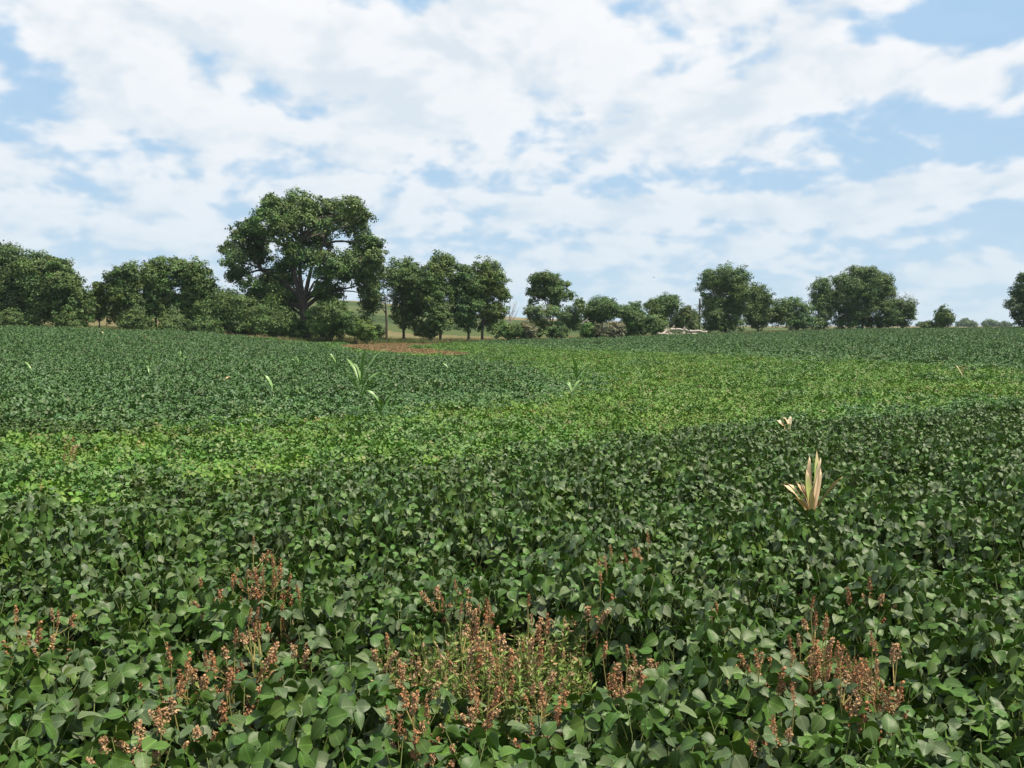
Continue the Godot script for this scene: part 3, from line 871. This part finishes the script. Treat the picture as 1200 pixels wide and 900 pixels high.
	while d < 176.0:
		var st2 := 0.40 + d * 0.0018
		var x := -(d * 0.575 + 2.0)
		while x < d * 0.575 + 2.0:
			var q := Vector2(x + rng.randf_range(-0.2, 0.2), -(d + rng.randf_range(-0.2, 0.2)))
			x += st2
			if -q.y > tree_distance(q.x) - 7.0 + edge_noise.get_noise_1d(q.x * 2.0) * 2.0: continue
			var s := (1.0 + d * 0.002) * rng.randf_range(0.9, 1.12)
			var lump := lump_noise.get_noise_2d(q.x * 0.6, q.y * 0.6)
			var tall := s * (1.0 + 0.34 * lump)
			var t := Transform3D(Basis(Vector3.UP, rng.randf() * TAU).scaled(Vector3(s, tall, s)), Vector3(q.x, height(q.x, q.y) - 0.02, q.y))
			var c := rng.randf_range(0.85, 1.15)
			if Geometry2D.is_point_in_polygon(q, brown_poly):
				dry.append([rng.randi() % 3, t, Color(c, c, c)])
			elif in_band(q.x, q.y):
				if edge_noise.get_noise_2d(q.x * 0.8 + 300.0, q.y * 0.8) + rng.randf_range(-0.25, 0.25) > (0.31 if q.x < 1.0 else 0.44):
					far_dark.append([rng.randi() % 5, Transform3D(t.basis.scaled(Vector3(0.8, 0.72, 0.8)), t.origin), Color(c * 1.35, c * 1.3, c)])
					continue
				var mixed := edge_noise.get_noise_2d(q.x * 0.5 + 50.0, q.y * 0.5)
				var y := 1.0 + 0.6 * mixed
				far_light.append([rng.randi() % 6, t, Color(c * (0.95 + 0.18 * y - 0.18), c, c * (1.0 + 0.3 * (1.0 - y)))])
			elif d > 18.5:
				var near_band := by_band(q.x, q.y)
				t.basis = t.basis.scaled(Vector3(1.0, 1.0 - 0.34 * near_band, 1.0))
				c *= rng.randf_range(1.0, 1.0 + 0.3 * near_band)
				far_dark.append([rng.randi() % 5, t, Color(c * (1.0 + 0.12 * lump), c, c)])
		d += st2
	scatter("far_soybeans", m_dark, mat.crop, far_dark, "dark green soybean canopy covering the far slopes of the field")
	scatter("pale_crop_strip", m_light, mat.crop, far_light, "short yellow green stunted crop and weeds filling the low strip")
	var m_dry := []
	for k in 3: m_dry.append(simple_clump(0.42, 70, 0.22, 0.05, [Color(0.27, 0.18, 0.11), Color(0.22, 0.15, 0.09), Color(0.32, 0.24, 0.14), Color(0.18, 0.17, 0.07)], 0.4))
	scatter("dead_patch", m_dry, mat.dry, dry, "reddish brown patch of dead plants and bare soil before the row of four")

# ------------------------------------------------------------------ weeds
func seed_head(col: Color, length: float, fat: float, grains: int) -> ArrayMesh:
	var f := Faces.new()
	f.tube([Vector3.ZERO, Vector3(0, length, 0)], [0.0022, 0.001], 4, Color(0.26, 0.20, 0.09))
	for k in grains:
		var t := pow(rng.randf(), 0.8)
		var r := fat * (1.0 - 0.55 * t) * sqrt(rng.randf())
		var a := rng.randf() * TAU
		var p := Vector3(cos(a) * r, t * length, sin(a) * r)
		var n := rand_dir()
		var u := n.cross(rand_dir()).normalized()
		var s := rng.randf_range(0.008, 0.015)
		f.blade(p, u * s, n.cross(u) * s * 0.45, n * s * 0.25, tint(col, 0.3))
	return f.mesh()

func make_weeds() -> void:
	var heads := []
	for k in 5: heads.append(seed_head(Color(0.33, 0.175, 0.095) if k < 3 else Color(0.38, 0.25, 0.145), rng.randf_range(0.06, 0.12), rng.randf_range(0.012, 0.022), 75))
	var kinds := []
	for k in 6:
		var root := Node3D.new()
		var hgt := rng.randf_range(0.54, 0.70)
		var f := Faces.new()
		var bend := Vector3(rng.randf_range(-0.08, 0.08), 0, rng.randf_range(-0.08, 0.08))
		f.tube([Vector3.ZERO, Vector3(0, hgt * 0.5, 0) + bend * 0.4, Vector3(0, hgt, 0) + bend], [0.005, 0.004, 0.002], 5, Color(0.24, 0.22, 0.08))
		var tips := [[Vector3(0, hgt, 0) + bend, Basis(Vector3.RIGHT, rng.randf_range(-0.2, 0.2))]]
		for n in rng.randi_range(2, 5):
			var y := hgt * rng.randf_range(0.5, 0.95)
			var a := rng.randf() * TAU
			var out := Vector3(cos(a), 0, sin(a)) * rng.randf_range(0.03, 0.09)
			var from := bend * (y / hgt) * (y / hgt) + Vector3(0, y, 0)
			var to := from + out + Vector3(0, 0.05, 0)
			f.tube([from, to], [0.003, 0.0018], 4, Color(0.25, 0.2, 0.08))
			tips.append([to, Basis(Vector3.UP.cross(out).normalized(), rng.randf_range(0.1, 0.7))])
		part("stem", f.mesh(), mat.dry, root)
		for t in tips:
			var o := part("seed_head", heads[rng.randi() % 5], mat.dry, root)
			var s := rng.randf_range(0.6, 1.1)
			o.transform = Transform3D(t[1].scaled(Vector3(s, s, s)), t[0])
		kinds.append(root)
	# fine leaved yellow green weeds
	var fine := []
	for k in 4:
		var root := Node3D.new()
		var st := Faces.new()
		var fo := Faces.new()
		var hgt := rng.randf_range(0.42, 0.6)
		for n in 5:
			var a := rng.randf() * TAU
			var tip := Vector3(cos(a) * 0.12, hgt * rng.randf_range(0.7, 1.0), sin(a) * 0.12)
			st.tube([Vector3.ZERO, tip * Vector3(0.35, 0.5, 0.35), tip], [0.004, 0.003, 0.0012], 4, Color(0.2, 0.24, 0.08))
			for m in 64:
				var t := rng.randf_range(0.3, 1.0)
				var p := Vector3(tip.x * t * t, tip.y * t, tip.z * t * t)
				var dir := (rand_dir() + Vector3.UP * 0.5).normalized()
				var s := rng.randf_range(0.022, 0.05)
				fo.blade(p, dir * s, dir.cross(rand_dir()).normalized() * s * 0.14, Vector3.ZERO, tint(Color(0.14, 0.21, 0.05) if rng.randf() < 0.78 else Color(0.30, 0.21, 0.12), 0.25))
		part("stem", st.mesh(), mat.weed, root)
		part("foliage", fo.mesh(), mat.weed, root)
		var tops: int = 1 if k % 2 == 0 else 0
		for n in tops:
			var o := part("seed_head", heads[3 + n % 2], mat.dry, root)
			o.transform = Transform3D(Basis(Vector3.UP, n * 2.0).scaled(Vector3(0.55, 0.7, 0.55)), Vector3(cos(n * 2.2) * 0.07, hgt * 0.86, sin(n * 2.2) * 0.07))
		fine.append(root)
	# clusters: photo x, y, spread x, spread y, dried weeds, fine weeds, where
	var clusters := [
		[318, 668, 34, 14, 9, 0, "in the tall clump over dark soybeans"],
		[243, 702, 18, 14, 6, 0, "in the small clump beside the tall clump"],
		[45, 745, 22, 16, 7, 2, "in the clump alone near the field's shaded edge"],
		[335, 718, 22, 10, 3, 2, "in the loose clump below the tall clump"],
		[300, 760, 60, 26, 10, 4, "in the wide loose scatter around the bare soil gap"],
		[215, 790, 30, 20, 6, 2, "in the scatter between broad pale leaves"],
		[170, 862, 24, 18, 5, 0, "in the short clump among big foreground leaves"],
		[235, 850, 20, 16, 5, 0, "in the upright clump beside the short foreground clump"],
		[262, 820, 26, 14, 5, 1, "in the thin clump above the foreground leaves"],
		[480, 865, 22, 22, 9, 0, "in the dense rust clump at the field's near edge"],
		[548, 825, 12, 16, 5, 0, "in the upright rust spikes below the weedy gap"],
		[510, 870, 12, 10, 4, 0, "in the low rust spikes beside the dense clump"],
		[625, 828, 30, 10, 4, 1, "in the low sprinkle below the weedy gap"],
		[470, 775, 34, 24, 7, 16, "at the near rim of the weedy gap"],
		[545, 705, 34, 14, 7, 4, "on the far rim of the weedy gap"],
		[560, 765, 44, 30, 3, 26, "inside the weedy gap"],
		[640, 770, 46, 32, 6, 30, "in the tan weeds filling the gap"],
		[725, 790, 26, 20, 7, 3, "at the side of the weedy gap by big leaves"],
		[700, 675, 22, 14, 6, 1, "in the thin clump beyond the weedy gap"],
		[755, 660, 12, 16, 4, 0, "in the sparse spikes beyond the thin clump"],
		[690, 710, 16, 18, 4, 1, "between the thin clump and the weedy gap"],
		[950, 775, 32, 26, 15, 0, "in the biggest rust clump among broad leaves"],
		[893, 790, 14, 18, 6, 0, "at the side of the biggest rust clump"],
		[1030, 790, 28, 22, 10, 0, "at the far side of the biggest rust clump"],
		[985, 805, 36, 14, 7, 0, "at the foot of the biggest rust clump"],
		[1012, 705, 10, 6, 3, 0, "in the small tuft beyond the biggest rust clump"],
		[910, 855, 16, 8, 3, 0, "in the low tuft before the biggest rust clump"],
		[835, 730, 14, 8, 2, 1, "in the faint tuft beside the broad leaves"],
		[78, 520, 8, 2, 3, 0, "alone at the edge of the pale strip"]]
	for c in clusters:
		for n in ceili(c[4] * 0.7) + c[5]:
			var px: float = c[0] + clampf(rng.randfn(0.0, 0.55), -1.2, 1.2) * c[2]
			var py: float = c[1] + clampf(rng.randfn(0.0, 0.55), -1.2, 1.2) * c[3]
			var dried: bool = n < ceili(c[4] * 0.7)
			var p := on_ground(px, py, 0.60 if dried else 0.5)
			var o: Node3D = (kinds[rng.randi() % 6] if dried else fine[rng.randi() % 4]).duplicate()
			o.name = numbered("dried_weed" if dried else "feathery_weed")
			add_child(o)
			var s := rng.randf_range(0.88, 1.08)
			o.transform = Transform3D(Basis(Vector3.UP, rng.randf() * TAU).scaled(Vector3(s, s, s)), p)
			if dried: tag(o, "rust brown dried weed spike " + c[6], "weed", "rust brown weeds " + c[6])
			else: tag(o, "yellow green feathery weed " + c[6], "weed", "feathery weeds " + c[6])
	for k in kinds: k.free()
	for k in fine: k.free()

# ------------------------------------------------------------------ corn
func corn_leaf(length: float, width: float, rise: float, droop: float, col: Color, tip: Color) -> ArrayMesh:
	var st := SurfaceTool.new()
	st.begin(Mesh.PRIMITIVE_TRIANGLES)
	var n := 9
	for k in n:
		var t := k / (n - 1.0)
		var w := width * (0.55 + 1.1 * t) * (1.0 - pow(t, 3.0)) if k < n - 1 else 0.002
		var y := rise * length * t - droop * length * t * t
		var wave := sin(t * 11.0) * 0.01
		for s in [-1.0, 0.0, 1.0]:
			st.set_color(col.lerp(tip, smoothstep(0.55, 1.0, t)))
			st.add_vertex(Vector3(s * w * 0.5, y + absf(s) * w * 0.25 + s * wave, -t * length * 0.75))
	for k in n - 1:
		var a := k * 3
		for i in [a, a + 3, a + 1, a + 1, a + 3, a + 4, a + 1, a + 4, a + 2, a + 2, a + 4, a + 5]: st.add_index(i)
	st.generate_normals()
	return st.commit()

func corn(at: Vector3, tall: float, leaves: int, len_: float, label: String, col: Color, tip: Color, steep := 1.0) -> void:
	var root := thing("volunteer_corn", at, label, "corn plant", "stray corn plants in the soybeans")
	var f := Faces.new()
	f.tube([Vector3(0, -0.02, 0), Vector3(0.005, tall * 0.5, 0), Vector3(0, tall, 0.005)], [0.012, 0.010, 0.005], 7, col)
	part("stalk", f.mesh(), mat.corn, root)
	for k in leaves:
		var t := (k + 0.6) / leaves
		var o := part("leaf", corn_leaf(len_ * rng.randf_range(0.75, 1.1), 0.085, rng.randf_range(1.2, 1.8) * steep, rng.randf_range(0.4, 0.95), tint(col, 0.1), tint(tip, 0.1)), mat.corn, root)
		o.transform = Transform3D(Basis(Vector3.UP, (1.0 if k % 2 == 0 else -1.0) * (rng.randf_range(0.6, 1.25) + (PI * 0.5 if rng.randf() < 0.4 else 0.0))) * Basis(Vector3.BACK, rng.randf_range(-0.4, 0.4)), Vector3(0, tall * lerpf(0.55, 0.99, t), 0))

func make_corn() -> void:
	var green := Color(0.11, 0.215, 0.055)
	var pale := Color(0.155, 0.27, 0.085)
	var straw := Color(0.50, 0.38, 0.23)
	var list := [
		[424, 478, 0.92, 10, 0.72, "largest green corn plant with arching leaves in the dark soybeans", green],
		[321, 468, 0.62, 5, 0.3, "short upright corn plant beside the largest one", pale],
		[350, 440, 0.8, 5, 0.55, "slender leaning corn plant up the slope from the short one", green],
		[175, 442, 0.75, 4, 0.5, "corn plant with one bright leaf on the dark slope", pale],
		[212, 430, 0.75, 4, 0.45, "small corn plant higher on the slope than its bright leafed neighbour", green],
		[395, 436, 0.75, 4, 0.5, "narrow corn plant just behind the largest corn plant", pale],
		[447, 488, 0.6, 5, 0.4, "low corn plant at the foot of the largest one", green],
		[38, 440, 0.75, 4, 0.5, "lone faint corn plant on the dark slope near the grove", green],
		[676, 452, 0.72, 7, 0.55, "tall corn plant at the tip of the dark tongue", green],
		[671, 462, 0.45, 4, 0.35, "low bright corn plant beside the tongue's tip", pale],
		[752, 445, 0.5, 4, 0.45, "pale stray corn plant in the yellow green strip", pale],
		[526, 436, 0.7, 3, 0.4, "thin corn plant between the largest one and the tongue", pale]]
	for c in list:
		var p := on_ground(c[0], c[1], 0.45)
		corn(p, c[2] * 1.25, c[3], c[4] * 1.15, c[5], c[6], pale)
	# dried whorl standing out of the near field
	var p := on_ground(951, 596, 0.62)
	var root := thing("withered_corn", p, "withered straw coloured corn whorl with one green leaf in near soybeans", "corn plant")
	var f := Faces.new()
	f.tube([Vector3(0, 0, 0), Vector3(0, 0.35, 0), Vector3(0, 0.62, 0)], [0.014, 0.012, 0.008], 7, Color(0.2, 0.26, 0.08))
	part("stalk", f.mesh(), mat.corn, root)
	var brown := Color(0.40, 0.27, 0.15)
	for k in [[0.9, 0.34, 2.6, 1.25, straw], [1.1, 0.30, 2.9, 1.35, straw], [0.6, 0.26, 3.1, 1.3, brown], [2.2, 0.24, 2.7, 1.5, brown], [2.5, 0.26, 3.0, 1.0, straw], [0.7, 0.22, 3.2, 0.8, brown], [-0.7, 0.32, 3.9, 1.0, brown], [-0.9, 0.30, 4.1, 1.1, straw], [-2.3, 0.28, 3.7, 1.3, brown], [-0.4, 0.24, 4.0, 0.9, straw], [0.3, 0.30, 4.4, 0.7, Color(0.2, 0.32, 0.07)], [-0.3, 0.2, 4.2, 0.5, Color(0.30, 0.36, 0.09)]]:
		var tip: Color = straw if k[4] != straw else Color(0.56, 0.44, 0.28)
		var o := part("leaf", corn_leaf(k[1] * 1.2, 0.058, k[2] * 0.45, k[3] * 0.38, k[4], tip), mat.corn, root)
		o.transform = Transform3D((Basis(Vector3.UP, k[0]) * Basis(Vector3.BACK, rng.randf_range(-0.4, 0.4))).scaled(Vector3(0.8, 0.85, 0.8)), Vector3(rng.randf_range(-0.02, 0.02), 0.56, 0))
	for b in [[171, 398, "pale dry corn stubble, widest on the far slope", 4], [141, 398, "pale dry corn tuft beside the widest stubble", 2], [122, 393, "tiny dry corn tuft at the head of the slope", 2], [925, 503, "dry corn tuft at the rim of the near stand", 2], [262, 447, "small bleached corn tuft on the dark slope", 2], [1128, 437, "tiny dry corn tuft on the far slope past the pale strip", 2]]:
		var q := on_ground(b[0], b[1], 0.5)
		corn(q, 0.6, b[3] + 1, 0.3, b[2], Color(0.46, 0.37, 0.22), Color(0.58, 0.48, 0.32))

# ------------------------------------------------------------------ logs, pole, bird
func log_piece(a: Vector3, b: Vector3, r: float, label: String) -> void:
	var root := thing("fallen_log", a, label, "log", "weathered logs at the field's edge")
	var f := Faces.new()
	var pts := bent(Vector3.ZERO, b - a, 0.05)
	f.tube(pts, [r, r * 0.95, r * 0.85, r * 0.75, r * 0.55], 8, Color.WHITE)
	part("trunk", f.mesh(), mat.deadwood, root)
	for k in 2:
		var g := Faces.new()
		var s: Vector3 = pts[1 + k * 2]
		g.tube([s, s + (b - a).normalized() * 0.35 + Vector3(rng.randf_range(-0.2, 0.2), rng.randf_range(0.15, 0.5), rng.randf_range(-0.2, 0.3))], [r * 0.4, r * 0.15], 5, Color.WHITE)
		part("branch_stub", g.mesh(), mat.deadwood, root)

func make_small_things() -> void:
	var d := 133.0
	var logs := [
		[764, 390, 786, 393, 0.22, "thick pale log lying at the end of the log pile"],
		[776, 393, 782, 386, 0.14, "short log leaning up against the thick pale log"],
		[779, 387, 788, 393, 0.12, "slanting log crossing the leaning log"],
		[786, 386, 805, 387, 0.16, "long level log resting in the log pile"],
		[784, 388, 791, 382, 0.10, "thin branch log tilted over the level log"],
		[801, 391, 802, 383, 0.13, "upright stub of a log standing in the pile"],
		[802, 386, 811, 391, 0.13, "log sloping down from the upright stub"],
		[808, 388, 829, 389, 0.15, "long grey log stretching toward the round tree"],
		[818, 387, 828, 390, 0.10, "thin grey log lying over the longest one"],
		[682, 380, 688, 375, 0.09, "dead limb poking from the willow thicket"]]
	for l in logs:
		var dd := d + rng.randf_range(-1.2, 1.2) if l[0] > 700 else 117.5
		var a := at_distance(l[0], l[1], dd)
		var b := at_distance(l[2], l[3], dd + rng.randf_range(-1.0, 1.0))
		a.y = maxf(a.y, height(a.x, a.z) + l[4] * 0.7)
		b.y = maxf(b.y, height(b.x, b.z) + l[4] * 0.7)
		log_piece(a, b, l[4] * 1.3, l[5])
	for l in [[768, 790, "fat weathered trunk at the bottom of the log pile's end"], [786, 808, "fat weathered trunk beneath the level log"], [806, 830, "fat weathered trunk beneath the longest grey log"]]:
		var a := at_distance(l[0], 392, d + 0.4)
		var b := at_distance(l[1], 392, d - 0.4)
		a.y = height(a.x, a.z) + 0.42
		b.y = height(b.x, b.z) + 0.36
		log_piece(a, b, 0.46, l[2])
	bare_tree("dead_snag", "thin grey dead snag standing in the log pile", 782, 374, 134.0, 0.3)
	# utility pole
	var foot := at_distance(819.5, 388, 148.0)
	foot.y = height(foot.x, foot.z)
	var top := at_distance(819.5, 350, 148.0).y - foot.y
	var pole := thing("utility_pole", foot, "bare grey utility pole standing beside the broad round tree", "utility pole")
	var f := Faces.new()
	f.tube([Vector3(0, -0.2, 0), Vector3(0, top * 0.5, 0), Vector3(0, top, 0)], [0.16, 0.14, 0.12], 10, Color.WHITE)
	part("shaft", f.mesh(), mat.bark, pole)
	var g := Faces.new()
	g.tube([Vector3(0.1, top * 0.86, 0.12), Vector3(0.1, top * 0.99, 0.12)], [0.07, 0.07], 8, Color.WHITE)
	part("insulator_bracket", g.mesh(), mat.deadwood, pole)
	# bird
	var at := at_distance(766, 325, 150.0)
	var bird := Faces.new()
	bird.tube([Vector3(-0.16, 0, 0), Vector3(-0.06, 0, 0), Vector3(0.08, 0.01, 0), Vector3(0.15, 0.02, 0)], [0.01, 0.05, 0.05, 0.015], 7, Color(0.03, 0.03, 0.03))
	for s in [-1.0, 1.0]:
		bird.blade(Vector3(0.05, 0.02, 0.02 * s), Vector3(-0.08, 0.08, 0.38 * s), Vector3(0.07, 0, 0), Vector3(0, 0.02, 0), Color(0.03, 0.03, 0.03))
	var o := part("bird", bird.mesh(), mat.dry, self)
	o.position = at
	o.rotation.y = 0.7
	tag(o, "small dark bird flying above the domed tree", "bird")
